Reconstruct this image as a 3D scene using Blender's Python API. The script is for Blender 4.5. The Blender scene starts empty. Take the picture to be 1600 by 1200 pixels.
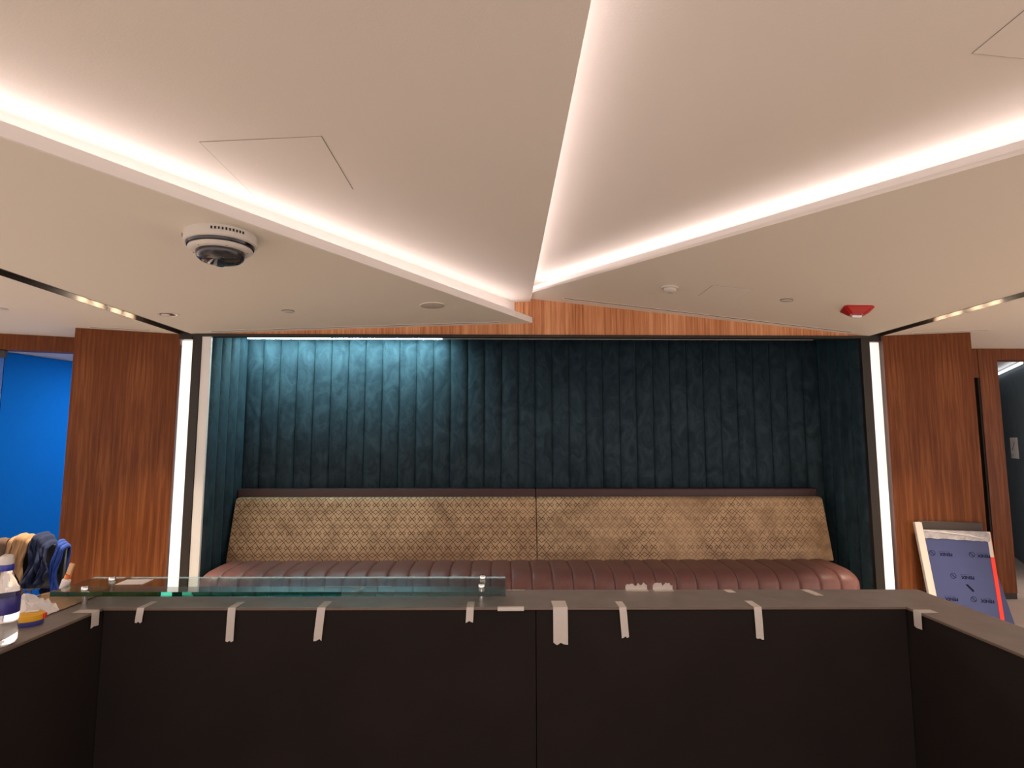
import bpy, bmesh, math, random
from mathutils import Vector, Matrix
random.seed(7)
PI = math.pi
scene = bpy.context.scene
COL = scene.collection

# ------------------------------------------------------------------ camera, world, exposure
EYE = 1.55
PITCH = math.atan(88 / 870.0)
YAW = math.radians(0.983)
cam_d = bpy.data.cameras.new('camera')
cam_d.sensor_width = 36.0
cam_d.lens = 870.0 / 1600.0 * 36.0
cam_d.clip_start = 0.02
cam = bpy.data.objects.new('camera', cam_d)
COL.objects.link(cam)
cam.location = (0, 0, EYE)
cam.rotation_euler = (PI / 2 + PITCH, 0, -YAW)
scene.camera = cam

world = bpy.data.worlds.new('world')
scene.world = world
world.use_nodes = True
world.node_tree.nodes['Background'].inputs[0].default_value = (1.0, 0.845, 0.80, 1)
world.node_tree.nodes['Background'].inputs[1].default_value = 0.92

vs = scene.view_settings
vs.view_transform = 'Standard'
vs.look = 'None'
vs.exposure = 1.12
vs.gamma = 1.0
vs.use_curve_mapping = False

COVE = 8.5         # cove LED radiance
SLOT_W = 52.0        # watts per slot downlight spot
LED_ALCOVE = 68.0   # linear alcove light radiance
REVEAL_GLOW = 0.37       # glow put into the vertical white reveals


# ------------------------------------------------------------------ materials
def new_mat(name):
    m = bpy.data.materials.new(name)
    m.use_nodes = True
    nt = m.node_tree
    return m, nt, nt.nodes['Principled BSDF']


def plain(name, col, rough=0.5, metal=0.0, noise=0.0, nscale=40.0, bump=0.0, spec=0.5, **kw):
    m, nt, b = new_mat(name)
    b.inputs['Base Color'].default_value = (*col, 1)
    b.inputs['Roughness'].default_value = rough
    b.inputs['Metallic'].default_value = metal
    b.inputs['Specular IOR Level'].default_value = spec
    for k, v in kw.items():
        b.inputs[k].default_value = v
    if noise or bump:
        tc = nt.nodes.new('ShaderNodeTexCoord')
        n = nt.nodes.new('ShaderNodeTexNoise')
        n.inputs['Scale'].default_value = nscale
        n.inputs['Detail'].default_value = 4
        nt.links.new(tc.outputs['Object'], n.inputs['Vector'])
        if noise:
            mix = nt.nodes.new('ShaderNodeMix'); mix.data_type = 'RGBA'
            mix.inputs[6].default_value = (*[c * (1 - noise) for c in col], 1)
            mix.inputs[7].default_value = (*[min(1, c * (1 + noise)) for c in col], 1)
            nt.links.new(n.outputs['Fac'], mix.inputs[0])
            nt.links.new(mix.outputs[2], b.inputs['Base Color'])
        if bump:
            bp = nt.nodes.new('ShaderNodeBump')
            bp.inputs['Strength'].default_value = bump
            bp.inputs['Distance'].default_value = 0.004
            nt.links.new(n.outputs['Fac'], bp.inputs['Height'])
            nt.links.new(bp.outputs['Normal'], b.inputs['Normal'])
    return m


def emit(name, col, strength):
    m, nt, b = new_mat(name)
    b.inputs['Base Color'].default_value = (0.8, 0.8, 0.8, 1)
    b.inputs['Emission Color'].default_value = (*col, 1)
    b.inputs['Emission Strength'].default_value = strength
    return m


def math_node(nt, op, a, b=None):
    n = nt.nodes.new('ShaderNodeMath'); n.operation = op
    for i, v in enumerate((a, b)):
        if v is None:
            continue
        if isinstance(v, (int, float)):
            n.inputs[i].default_value = v
        else:
            nt.links.new(v, n.inputs[i])
    return n.outputs[0]


def wood(name, dark, mid, light, leaf=0.25, grain=1.0, rough=0.38, objrand=0.0):
    """slip-matched veneer: the grain figure repeats every <leaf> metres along local x, runs along z"""
    m, nt, b = new_mat(name)
    tc = nt.nodes.new('ShaderNodeTexCoord')
    sp = nt.nodes.new('ShaderNodeSeparateXYZ')
    nt.links.new(tc.outputs['Object'], sp.inputs[0])
    xr = math_node(nt, 'PINGPONG', sp.outputs[0], leaf)
    xl = math_node(nt, 'MULTIPLY', math_node(nt, 'FLOOR', math_node(nt, 'DIVIDE', sp.outputs[0], leaf)), 0.035)
    xx = math_node(nt, 'ADD', xr, xl)
    def comb(sx, sz):
        c = nt.nodes.new('ShaderNodeCombineXYZ')
        nt.links.new(math_node(nt, 'MULTIPLY', xx, sx), c.inputs[0])
        nt.links.new(math_node(nt, 'MULTIPLY', sp.outputs[2], sz), c.inputs[2])
        if objrand:
            oi = nt.nodes.new('ShaderNodeObjectInfo')
            nt.links.new(math_node(nt, 'MULTIPLY', oi.outputs['Random'], 20.0), c.inputs[1])
        return c.outputs[0]
    n1 = nt.nodes.new('ShaderNodeTexNoise')
    n1.inputs['Scale'].default_value = 1.0; n1.inputs['Detail'].default_value = 5
    n1.inputs['Roughness'].default_value = 0.6; n1.inputs['Distortion'].default_value = 0.4
    nt.links.new(comb(34 * grain, 1.3), n1.inputs['Vector'])
    n2 = nt.nodes.new('ShaderNodeTexNoise')
    n2.inputs['Scale'].default_value = 1.0; n2.inputs['Detail'].default_value = 3
    nt.links.new(comb(240 * grain, 5.0), n2.inputs['Vector'])
    n3 = nt.nodes.new('ShaderNodeTexNoise')
    n3.inputs['Scale'].default_value = 1.0; n3.inputs['Detail'].default_value = 2
    nt.links.new(comb(6, 0.7), n3.inputs['Vector'])
    f = math_node(nt, 'ADD', math_node(nt, 'MULTIPLY', n1.outputs['Fac'], 0.62),
                  math_node(nt, 'ADD', math_node(nt, 'MULTIPLY', n2.outputs['Fac'], 0.2),
                            math_node(nt, 'MULTIPLY', n3.outputs['Fac'], 0.18)))
    if objrand:
        oi = nt.nodes.new('ShaderNodeObjectInfo')
        f = math_node(nt, 'ADD', f, math_node(nt, 'MULTIPLY', math_node(nt, 'SUBTRACT', oi.outputs['Random'], 0.5), objrand))
    r = nt.nodes.new('ShaderNodeValToRGB')
    e = r.color_ramp.elements
    e[0].position = 0.35; e[0].color = (*dark, 1)
    e[1].position = 0.67; e[1].color = (*light, 1)
    x = e.new(0.50); x.color = (*mid, 1)
    nt.links.new(f, r.inputs[0])
    nt.links.new(r.outputs[0], b.inputs['Base Color'])
    b.inputs['Roughness'].default_value = rough
    b.inputs['Specular IOR Level'].default_value = 0.12
    bp = nt.nodes.new('ShaderNodeBump'); bp.inputs['Strength'].default_value = 0.08; bp.inputs['Distance'].default_value = 0.002
    nt.links.new(f, bp.inputs['Height']); nt.links.new(bp.outputs[0], b.inputs['Normal'])
    return m


def velvet(name):
    m, nt, b = new_mat(name)
    tc = nt.nodes.new('ShaderNodeTexCoord')
    oi = nt.nodes.new('ShaderNodeObjectInfo')
    add = nt.nodes.new('ShaderNodeVectorMath'); add.operation = 'ADD'
    nt.links.new(tc.outputs['Object'], add.inputs[0])
    nt.links.new(oi.outputs['Location'], add.inputs[1])
    mp = nt.nodes.new('ShaderNodeMapping'); mp.inputs['Scale'].default_value = (5, 5, 3.0)
    nt.links.new(add.outputs[0], mp.inputs['Vector'])
    n = nt.nodes.new('ShaderNodeTexNoise'); n.inputs['Scale'].default_value = 1.6
    n.inputs['Detail'].default_value = 6; n.inputs['Roughness'].default_value = 0.65
    n.inputs['Distortion'].default_value = 1.2
    nt.links.new(mp.outputs[0], n.inputs['Vector'])
    r = nt.nodes.new('ShaderNodeValToRGB')
    e = r.color_ramp.elements
    e[0].position = 0.36; e[0].color = (0.0150, 0.028, 0.039, 1)
    e[1].position = 0.66; e[1].color = (0.034, 0.060, 0.077, 1)
    nt.links.new(n.outputs['Fac'], r.inputs[0])
    nt.links.new(r.outputs[0], b.inputs['Base Color'])
    b.inputs['Roughness'].default_value = 0.85
    b.inputs['Specular IOR Level'].default_value = 0.15
    b.inputs['Sheen Weight'].default_value = 0.35
    b.inputs['Sheen Roughness'].default_value = 0.35
    b.inputs['Sheen Tint'].default_value = (0.10, 0.36, 0.44, 1)
    n2 = nt.nodes.new('ShaderNodeTexNoise'); n2.inputs['Scale'].default_value = 14
    n2.inputs['Detail'].default_value = 3
    nt.links.new(add.outputs[0], n2.inputs['Vector'])
    bp = nt.nodes.new('ShaderNodeBump'); bp.inputs['Strength'].default_value = 0.35; bp.inputs['Distance'].default_value = 0.01
    nt.links.new(n2.outputs['Fac'], bp.inputs['Height']); nt.links.new(bp.outputs[0], b.inputs['Normal'])
    return m


def lattice_fabric(name):
    """gold woven cloth, brown diamond lattice with nested diamonds, pile rubbed flat in patches"""
    m, nt, b = new_mat(name)
    tc = nt.nodes.new('ShaderNodeTexCoord')
    sp = nt.nodes.new('ShaderNodeSeparateXYZ'); nt.links.new(tc.outputs['Object'], sp.inputs[0])
    W, H, T = 0.0432, 0.0628, 0.0023
    fx = math_node(nt, 'PINGPONG', sp.outputs[0], W)       # 0 at a medium diamond, W at a small one
    fz = math_node(nt, 'PINGPONG', sp.outputs[2], H)       # 0 on the diamond row, H on the row between
    def near(v, at, w=T):
        return math_node(nt, 'LESS_THAN', math_node(nt, 'ABSOLUTE', math_node(nt, 'SUBTRACT', v, at)), w)
    def diamond(cx, cz, hw, hh):
        d = math_node(nt, 'ADD', math_node(nt, 'DIVIDE', math_node(nt, 'ABSOLUTE', math_node(nt, 'SUBTRACT', fx, cx)), hw),
                      math_node(nt, 'DIVIDE', math_node(nt, 'ABSOLUTE', math_node(nt, 'SUBTRACT', fz, cz)), hh))
        return near(d, 1.0, T * 1.35 / min(hw, hh))
    diag = math_node(nt, 'ADD', math_node(nt, 'MULTIPLY', fx, (H - 0.0138) / W), fz)
    l1 = near(diag, H, T * 1.5)
    l2 = diamond(W, 0.0, 0.0165, 0.0138)
    l3 = diamond(0.0, 0.0, 0.0267, 0.0205)
    l4 = diamond(0.0175, H, 0.0160, 0.0150)
    allb = math_node(nt, 'MAXIMUM', math_node(nt, 'MAXIMUM', l1, l2), math_node(nt, 'MAXIMUM', l3, l4))
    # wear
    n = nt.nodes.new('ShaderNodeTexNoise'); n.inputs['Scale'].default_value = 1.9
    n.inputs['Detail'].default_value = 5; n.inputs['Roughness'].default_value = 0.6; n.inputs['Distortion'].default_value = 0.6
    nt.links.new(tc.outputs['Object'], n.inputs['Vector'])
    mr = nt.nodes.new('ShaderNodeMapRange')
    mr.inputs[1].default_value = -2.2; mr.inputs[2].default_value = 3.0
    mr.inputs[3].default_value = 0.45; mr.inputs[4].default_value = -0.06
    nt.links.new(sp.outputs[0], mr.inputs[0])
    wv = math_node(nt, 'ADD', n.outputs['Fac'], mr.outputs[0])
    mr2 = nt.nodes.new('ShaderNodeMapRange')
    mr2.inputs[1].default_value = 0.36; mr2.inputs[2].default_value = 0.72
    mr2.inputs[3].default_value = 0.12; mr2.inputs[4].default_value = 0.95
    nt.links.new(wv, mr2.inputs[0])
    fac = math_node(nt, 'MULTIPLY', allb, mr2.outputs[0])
    n2 = nt.nodes.new('ShaderNodeTexNoise'); n2.inputs['Scale'].default_value = 3.4
    n2.inputs['Detail'].default_value = 6; n2.inputs['Distortion'].default_value = 0.9
    nt.links.new(tc.outputs['Object'], n2.inputs['Vector'])
    r = nt.nodes.new('ShaderNodeValToRGB'); e = r.color_ramp.elements
    e[0].position = 0.30; e[0].color = (0.33, 0.205, 0.110, 1)
    e[1].position = 0.60; e[1].color = (0.56, 0.385, 0.225, 1)
    nt.links.new(n2.outputs['Fac'], r.inputs[0])
    mix = nt.nodes.new('ShaderNodeMix'); mix.data_type = 'RGBA'
    nt.links.new(fac, mix.inputs[0]); nt.links.new(r.outputs[0], mix.inputs[6])
    mix.inputs[7].default_value = (0.045, 0.020, 0.008, 1)
    nt.links.new(mix.outputs[2], b.inputs['Base Color'])
    b.inputs['Roughness'].default_value = 0.65
    b.inputs['Sheen Weight'].default_value = 0.25
    b.inputs['Sheen Tint'].default_value = (0.9, 0.75, 0.5, 1)
    return m


def glass_mat(name, density, absorb, rough=0.0, ior=1.5):
    m, nt, b = new_mat(name)
    b.inputs['Base Color'].default_value = (1, 1, 1, 1)
    b.inputs['Roughness'].default_value = rough
    b.inputs['Transmission Weight'].default_value = 1.0
    b.inputs['IOR'].default_value = ior
    if density:
        va = nt.nodes.new('ShaderNodeVolumeAbsorption')
        va.inputs['Color'].default_value = (*absorb, 1)
        va.inputs['Density'].default_value = density
        nt.links.new(va.outputs[0], nt.nodes['Material Output'].inputs['Volume'])
    return m


M = {}
M['paint'] = plain('ceiling_paint', (0.74, 0.685, 0.615), 0.8, bump=0.12, nscale=130, spec=0.2)
M['paint2'] = plain('soffit_paint', (0.74, 0.685, 0.60), 0.75, bump=0.06, nscale=130, spec=0.25)
M['white_lip'] = plain('lip_paint', (0.80, 0.76, 0.72), 0.7, spec=0.2)
M['wood'] = wood('walnut_veneer', (0.090, 0.026, 0.0085), (0.150, 0.047, 0.0155), (0.255, 0.092, 0.031))
M['wood_strip'] = wood('walnut_strip', (0.34, 0.125, 0.052), (0.57, 0.25, 0.115), (0.76, 0.43, 0.23), leaf=0.12, grain=1.5, objrand=0.10)
M['velvet'] = velvet('teal_velvet')
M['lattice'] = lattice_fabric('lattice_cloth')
M['leather'] = plain('maroon_leather', (0.185, 0.082, 0.074), 0.45, noise=0.12, nscale=30, bump=0.06)
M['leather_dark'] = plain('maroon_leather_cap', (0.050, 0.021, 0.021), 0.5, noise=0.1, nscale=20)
M['bronze'] = plain('dark_bronze', (0.020, 0.015, 0.011), 0.5, metal=0.2, noise=0.1, nscale=8)
M['bronze_slot'] = plain('slot_bronze', (0.028, 0.019, 0.013), 0.6)
M['white_board'] = plain('white_board', (0.72, 0.72, 0.70), 0.5, noise=0.03, nscale=6)
M['black_panel'] = plain('black_laminate', (0.022, 0.0175, 0.0162), 0.8, noise=0.25, nscale=5, spec=0.05)
M['ledge'] = plain('charcoal_ledge', (0.225, 0.195, 0.180), 0.42, noise=0.30, nscale=14, bump=0.03)
M['ledge_edge'] = plain('ledge_edge', (0.17, 0.12, 0.085), 0.45, noise=0.15, nscale=30)
M['floor'] = plain('stone_floor', (0.70, 0.62, 0.56), 0.4, noise=0.12, nscale=5)
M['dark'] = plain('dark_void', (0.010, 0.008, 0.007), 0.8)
M['alc_ceiling'] = plain('alcove_ceiling', (0.05, 0.045, 0.045), 0.7)
M['blue'] = plain('blue_wall', (0.003, 0.165, 0.62), 0.8, noise=0.04, nscale=2, spec=0.08)
M['room_white'] = plain('room_white', (0.62, 0.62, 0.62), 0.8)
M['slate'] = plain('slate_wall', (0.085, 0.12, 0.145), 0.6, noise=0.35, nscale=7)
M['glass'] = glass_mat('shelf_glass', 17.0, (0.14, 0.76, 0.68))
M['door_glass'] = glass_mat('door_glass', 0.0, (1, 1, 1))
M['clear'] = glass_mat('clear_plastic', 0.0, (1, 1, 1), rough=0.02, ior=1.35)
M['water'] = glass_mat('water', 0.0, (1, 1, 1), ior=1.33)
M['chrome'] = plain('chrome', (0.75, 0.75, 0.74), 0.15, metal=1.0)
M['tape'] = plain('masking_tape', (0.62, 0.565, 0.51), 0.7, noise=0.05, nscale=60, bump=0.05)
M['paper'] = plain('white_paper', (0.86, 0.83, 0.81), 0.8)
M['cove'] = emit('cove_led', (1.0, 0.845, 0.875), COVE)
M['cove_mid'] = emit('cove_led_mid', (1.0, 0.845, 0.875), COVE * 1.1)
M['alc_led'] = emit('alcove_led', (0.60, 0.975, 1.0), LED_ALCOVE)
M['glow_reveal'] = emit('reveal_glow', (1.0, 0.88, 0.80), REVEAL_GLOW)
M['slot_lamp'] = emit('slot_lamp', (1.0, 0.80, 0.55), 14.0)
M['corr_led'] = emit('corridor_led', (0.95, 0.97, 1.0), 1.8)
M['white_plastic'] = plain('white_plastic', (0.62, 0.58, 0.52), 0.4)
M['black_gloss'] = plain('black_gloss', (0.012, 0.011, 0.012), 0.15)
M['dome'] = plain('smoked_dome', (0.03, 0.028, 0.030), 0.06, noise=0.5, nscale=25)
M['red'] = plain('strobe_red', (0.42, 0.012, 0.012), 0.35)
M['lens'] = plain('strobe_lens', (0.85, 0.85, 0.85), 0.1)
M['blue_film'] = plain('blue_film', (0.040, 0.056, 0.165), 0.5, noise=0.10, nscale=9)
M['ink'] = plain('dark_ink', (0.006, 0.008, 0.035), 0.7, spec=0.1)
M['alu'] = plain('pale_profile', (0.62, 0.58, 0.53), 0.5)
M['dark_board'] = plain('dark_board', (0.045, 0.032, 0.027), 0.55)
M['red_tape'] = plain('red_tape', (0.78, 0.035, 0.015), 0.45)
M['film'] = plain('stretch_film', (0.36, 0.35, 0.37), 0.2, noise=0.45, nscale=30, bump=0.5)
M['tan'] = plain('tan_cloth', (0.33, 0.20, 0.105), 0.9, noise=0.15, nscale=60, bump=0.2)
M['brown'] = plain('brown_cloth', (0.10, 0.060, 0.045), 0.9, noise=0.15, nscale=60, bump=0.2)
M['navy'] = plain('navy_cloth', (0.006, 0.015, 0.060), 0.9, noise=0.3, nscale=40, bump=0.3)
M['royal'] = plain('royal_cloth', (0.015, 0.060, 0.34), 0.85, noise=0.15, nscale=30)
M['grey_cloth'] = plain('grey_canvas', (0.34, 0.29, 0.23), 0.9, noise=0.15, nscale=40)
M['black_plastic'] = plain('black_plastic', (0.02, 0.02, 0.022), 0.4)
M['cap_blue'] = plain('cap_blue', (0.020, 0.028, 0.30), 0.35)
M['label_blue'] = plain('label_blue', (0.035, 0.030, 0.19), 0.35, noise=0.5, nscale=35)
M['yellow'] = plain('yellow_plastic', (0.80, 0.42, 0.02), 0.35)
M['violet'] = plain('violet_plastic', (0.060, 0.060, 0.26), 0.4)
M['orange'] = plain('orange_plastic', (0.80, 0.20, 0.05), 0.4)
M['kraft'] = plain('kraft_paper', (0.46, 0.30, 0.18), 0.85, noise=0.15, nscale=25)
M['pale_wood'] = plain('pale_handle', (0.72, 0.42, 0.19), 0.6)
M['sign_black'] = plain('sign_black', (0.02, 0.02, 0.02), 0.6)


# ------------------------------------------------------------------ helpers
def link(name, me, mat, parent=None):
    o = bpy.data.objects.new(name, me)
    COL.objects.link(o)
    if mat is not None:
        me.materials.append(M[mat] if isinstance(mat, str) else mat)
    if parent is not None:
        o.parent = parent
    return o


def tag(o, label=None, cat=None, group=None, kind=None):
    if label: o['label'] = label
    if cat: o['category'] = cat
    if group: o['group'] = group
    if kind: o['kind'] = kind
    return o


def thing(name, label, cat, loc=(0, 0, 0), rot=(0, 0, 0), group=None):
    o = bpy.data.objects.new(name, None)
    o.empty_display_size = 0.1
    COL.objects.link(o)
    o.location = loc; o.rotation_euler = rot
    return tag(o, label, cat, group)


def mesh(name, verts, faces, mat, parent=None, smooth=False, loc=None, rot=None):
    me = bpy.data.meshes.new(name)
    me.from_pydata([tuple(v) for v in verts], [], faces)
    bm = bmesh.new(); bm.from_mesh(me)
    bmesh.ops.recalc_face_normals(bm, faces=bm.faces)
    bm.to_mesh(me); bm.free()
    if smooth:
        me.polygons.foreach_set('use_smooth', [True] * len(me.polygons))
    o = link(name, me, mat, parent)
    if loc is not None: o.location = loc
    if rot is not None: o.rotation_euler = rot
    return o


def box(name, x0, x1, y0, y1, z0, z1, mat, parent=None, bev=0.0, seg=2, loc=None, rot=None):
    bm = bmesh.new()
    bmesh.ops.create_cube(bm, size=1.0)
    for v in bm.verts:
        v.co = ((x0 + x1) / 2 + v.co.x * (x1 - x0), (y0 + y1) / 2 + v.co.y * (y1 - y0), (z0 + z1) / 2 + v.co.z * (z1 - z0))
    if bev:
        bmesh.ops.bevel(bm, geom=list(bm.edges), offset=bev, segments=seg, affect='EDGES', profile=0.5)
    me = bpy.data.meshes.new(name); bm.to_mesh(me); bm.free()
    o = link(name, me, mat, parent)
    if loc is not None: o.location = loc
    if rot is not None: o.rotation_euler = rot
    return o


def slab(name, poly, zf, t, mat, parent=None):
    """plan polygon with underside z = zf(x, y) and thickness t (upwards)"""
    n = len(poly)
    v = [(x, y, zf(x, y)) for x, y in poly] + [(x, y, zf(x, y) + t) for x, y in poly]
    f = [list(range(n))[::-1], list(range(n, 2 * n))] + [[i, (i + 1) % n, n + (i + 1) % n, n + i] for i in range(n)]
    return mesh(name, v, f, mat, parent)


def upright(name, a, b, thick, zlo, zhi, mat, parent=None, side=1):
    """vertical board from a to b in plan; thickness to one side; zlo / zhi functions of (x, y)"""
    d = Vector((b[0] - a[0], b[1] - a[1])).normalized()
    nn = Vector((-d.y, d.x)) * thick * side
    pl = [a, b, (b[0] + nn.x, b[1] + nn.y), (a[0] + nn.x, a[1] + nn.y)]
    v = [(x, y, zlo(x, y)) for x, y in pl] + [(x, y, zhi(x, y)) for x, y in pl]
    f = [[3, 2, 1, 0], [4, 5, 6, 7]] + [[i, (i + 1) % 4, 4 + (i + 1) % 4, 4 + i] for i in range(4)]
    return mesh(name, v, f, mat, parent)


def lathe(name, prof, mat, parent=None, seg=40, loc=None, smooth=True, cap=True):
    v = []; f = []
    for r, z in prof:
        for i in range(seg):
            a = 2 * PI * i / seg
            v.append((r * math.cos(a), r * math.sin(a), z))
    for k in range(len(prof) - 1):
        for i in range(seg):
            j = (i + 1) % seg
            f.append([k * seg + i, k * seg + j, (k + 1) * seg + j, (k + 1) * seg + i])
    if cap:
        f.append(list(range(seg))); f.append([(len(prof) - 1) * seg + i for i in range(seg)])
    o = mesh(name, v, f, mat, parent, loc=loc)
    if smooth:
        o.data.polygons.foreach_set('use_smooth', [len(p.vertices) == 4 for p in o.data.polygons])
        try:
            o.data.set_sharp_from_angle(angle=math.radians(40))
        except Exception:
            pass
    return o


def tube(name, pts, r, mat, parent=None, seg=8):
    v = []; f = []
    pts = [Vector(p) for p in pts]
    for i, p in enumerate(pts):
        t = (pts[min(i + 1, len(pts) - 1)] - pts[max(i - 1, 0)]).normalized()
        up = Vector((0, 0, 1)) if abs(t.z) < 0.9 else Vector((1, 0, 0))
        s = t.cross(up).normalized(); u = s.cross(t)
        for k in range(seg):
            a = 2 * PI * k / seg
            v.append(p + s * (r * math.cos(a)) + u * (r * math.sin(a)))
    for i in range(len(pts) - 1):
        for k in range(seg):
            j = (k + 1) % seg
            f.append([i * seg + k, i * seg + j, (i + 1) * seg + j, (i + 1) * seg + k])
    f.append(list(range(seg))); f.append([(len(pts) - 1) * seg + k for k in range(seg)])
    return mesh(name, v, f, mat, parent, smooth=True)


def S(o):
    o['kind'] = 'structure'
    return o


# ------------------------------------------------------------------ geometry of the room
WY = 4.9                                   # front plane of the alcove wall
SXL, SXR = -2.745, 3.30                    # inner edges of the two ceiling slots
SW = 0.112                                 # slot width
CZ = 2.485                                 # ceiling height at the slots
sL = 0.036; sR = -0.1084
zL = lambda x, y=0: CZ + sL * (x - SXL)            # underside of the left soffit
zR = lambda x, y=0: CZ + sR * (x - SXR)            # underside of the right soffit
zUL = lambda x, y=0: 2.792 + 0.059 * (x - 0.25)    # upper left ceiling panel
zUR = lambda x, y=0: 2.930 - 0.095 * (x - 0.25)    # upper right ceiling panel
# lip lines in plan
TL = (0.256, WY); dL = Vector((-1.884, -3.159)).normalized()
nLv = Vector((dL.y, -dL.x)); nLv = nLv if nLv.x < 0 else -nLv       # towards the left soffit
def on_L(x, off=0.0):          # point of the left lip line (shifted by off behind the lip) at plan x
    p = Vector(TL) + nLv * off
    t = (x - p.x) / dL.x
    return (x, p.y + dL.y * t)
TR = (0.256, 4.682); dR = Vector((1.715, -2.708)).normalized()
nRv = Vector((-dR.y, dR.x)); nRv = nRv if nRv.x > 0 else -nRv
def on_R(x, off=0.0):
    p = Vector(TR) + nRv * off
    t = (x - p.x) / dR.x
    return (x, p.y + dR.y * t)
REAR = -3.0
OFF = 0.128

S(box('floor', -8, 9, REAR, 10, -0.1, 0.0, 'floor'))
ceil = bpy.data.objects.new('ceiling', None); COL.objects.link(ceil); S(ceil)
# soffits
slab('soffit_panel', [(SXL, on_L(SXL)[1]), TL, (SXL, WY)], zL, 0.022, 'paint2', ceil)
slab('soffit_panel', [TR, (SXR, on_R(SXR)[1]), (SXR, WY), (0.256, WY)], zR, 0.022, 'paint2', ceil)
# lips
upright('cove_lip', on_L(SXL), TL, 0.012, lambda x, y: zL(x) + 0.0005, lambda x, y: zL(x) + 0.052, 'white_lip', ceil, side=-1)
upright('cove_lip', TR, on_R(SXR), 0.012, lambda x, y: zR(x) + 0.0005, lambda x, y: zR(x) + 0.055, 'white_lip', ceil, side=1 if True else -1)
# vertical cove walls behind the lips
aL = on_L(0.107, OFF); p = Vector(TL) + nLv * OFF
yend = WY - 0.001
xL_end = p.x + dL.x * ((yend - p.y) / dL.y)
upright('cove_wall', on_L(SXL, OFF), (xL_end, yend), 0.02, lambda x, y: zL(x) + 0.022, lambda x, y: zUL(x) + 0.10, 'white_lip', ceil, side=1)
pr = Vector(TR) + nRv * OFF
xR_end = pr.x + dR.x * ((yend - pr.y) / dR.y)
upright('cove_wall', (xR_end, yend), on_R(SXR, OFF), 0.02, lambda x, y: zR(x) + 0.022, lambda x, y: zUR(x) + 0.10, 'white_lip', ceil, side=1)
# upper panels
slab('ceiling_panel', [(0.25, REAR), (0.25, WY), (xL_end, WY), on_L(SXL, OFF), (SXL, REAR)], zUL, 0.022, 'paint', ceil)
slab('ceiling_panel', [(0.08, REAR), (SXR, REAR), on_R(SXR, OFF), (xR_end, WY), (0.08, WY)], zUR, 0.022, 'paint', ceil)
# closure behind the centre edge, slab above everything, closures over the slots and at the rear, added unseen to block world light
upright('cove_wall', (0.10, REAR), (0.10, WY), 0.02, lambda x, y: zUL(x) + 0.022, lambda x, y: zUR(x), 'white_lip', ceil, side=1)
box('light_block_slab', -8, 9, REAR, 10, 3.25, 3.35, 'room_white', ceil)  # unseen, added so world light cannot leak into the coves
box('rear_light_block', -8, 9, REAR - 0.1, REAR, 2.45, 3.25, 'room_white', ceil)  # unseen, added to shut world light out at the rear
# outer flat ceilings
slab('soffit_panel', [(-8, REAR), (SXL - SW, REAR), (SXL - SW, 4.97), (-3.45, 5.25), (-5.6, 4.50), (-8, 3.7)], lambda x, y: CZ, 0.022, 'paint2', ceil)
slab('soffit_panel', [(SXR + SW, REAR), (9, REAR), (9, 5.56), (SXR + SW, 5.56)], lambda x, y: CZ, 0.022, 'paint2', ceil)

# cove LED strips
def strip(label, a, b, zf, w, mat, inward, tilt=52):
    """LED tape on a small wedge, its face tilted from straight up towards <inward> (plan vector)"""
    t = thing('cove_light_strip', label, 'light strip', (a[0], a[1], zf(*a)))
    nh = Vector((inward[0], inward[1], 0)).normalized(); th = math.radians(tilt)
    wd = nh * math.cos(th) - Vector((0, 0, 1)) * math.sin(th)
    N = nh * math.sin(th) + Vector((0, 0, 1)) * math.cos(th)
    h = 0.5 * w * math.sin(th) + 0.004
    v = []
    for pt in (a, b):
        c = Vector((pt[0] - a[0], pt[1] - a[1], zf(*pt) - zf(*a) + h))
        v += [c - wd * (w / 2), c + wd * (w / 2)]
    mesh('led_tape', v, [[0, 1, 3, 2]], mat, t)
    bk = [p - N * 0.0006 for p in v] + [p - N * 0.003 for p in v]
    mesh('backing', bk, [[0, 1, 3, 2], [4, 6, 7, 5], [0, 4, 5, 1], [2, 3, 7, 6], [0, 2, 6, 4], [1, 5, 7, 3]], 'white_plastic', t)
LO = 0.095
a = on_L(SXL + 0.08, LO); b = (Vector(TL) + nLv * LO + dL * 0.16)
strip('warm white cove light strip hidden behind the left soffit lip', a, (b.x, b.y), lambda x, y: zL(x) + 0.0225, 0.022, 'cove', -nLv)
b = on_R(SXR - 0.08, LO); a = (Vector(TR) + nRv * LO + dR * 0.06)
strip('warm white cove light strip hidden behind the right soffit lip', (a.x, a.y), b, lambda x, y: zR(x) + 0.0225, 0.022, 'cove', -nRv)
strip('light strip behind the central ceiling fold, lighting the right ceiling', (0.150, REAR + 0.1), (0.150, WY - 0.1), lambda x, y: zUL(x) + 0.0225, 0.022, 'cove_mid', (1, 0), 55)
# ceiling slots
def slot(x0, nm):
    t = bpy.data.objects.new(nm, None); COL.objects.link(t); S(t)
    H = 0.20
    box('slot_top', x0 - 0.006, x0 + SW + 0.006, REAR, WY + 0.02, CZ + H, CZ + H + 0.01, 'bronze_slot', t)
    box('slot_side', x0 + 0.0005, x0 + 0.005, REAR, WY, CZ - 0.002, CZ + H, 'bronze_slot', t)
    box('slot_side', x0 + SW - 0.005, x0 + SW - 0.0005, REAR, WY, CZ - 0.002, CZ + H, 'bronze_slot', t)
    box('slot_end', x0, x0 + SW, WY, WY + 0.02, 2.44, CZ + H, 'bronze', t)
slot(SXL - SW, 'trim_1')
slot(SXR, 'trim_2')
def closure(x, y0, y1, zf):
    upright('slot_closure', (x, y0), (x, y1), 0.015, lambda a, b: CZ + 0.02, zf, 'room_white', ceil)
closure(SXL - 0.0, REAR, WY, lambda a, b: 3.2)
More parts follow.
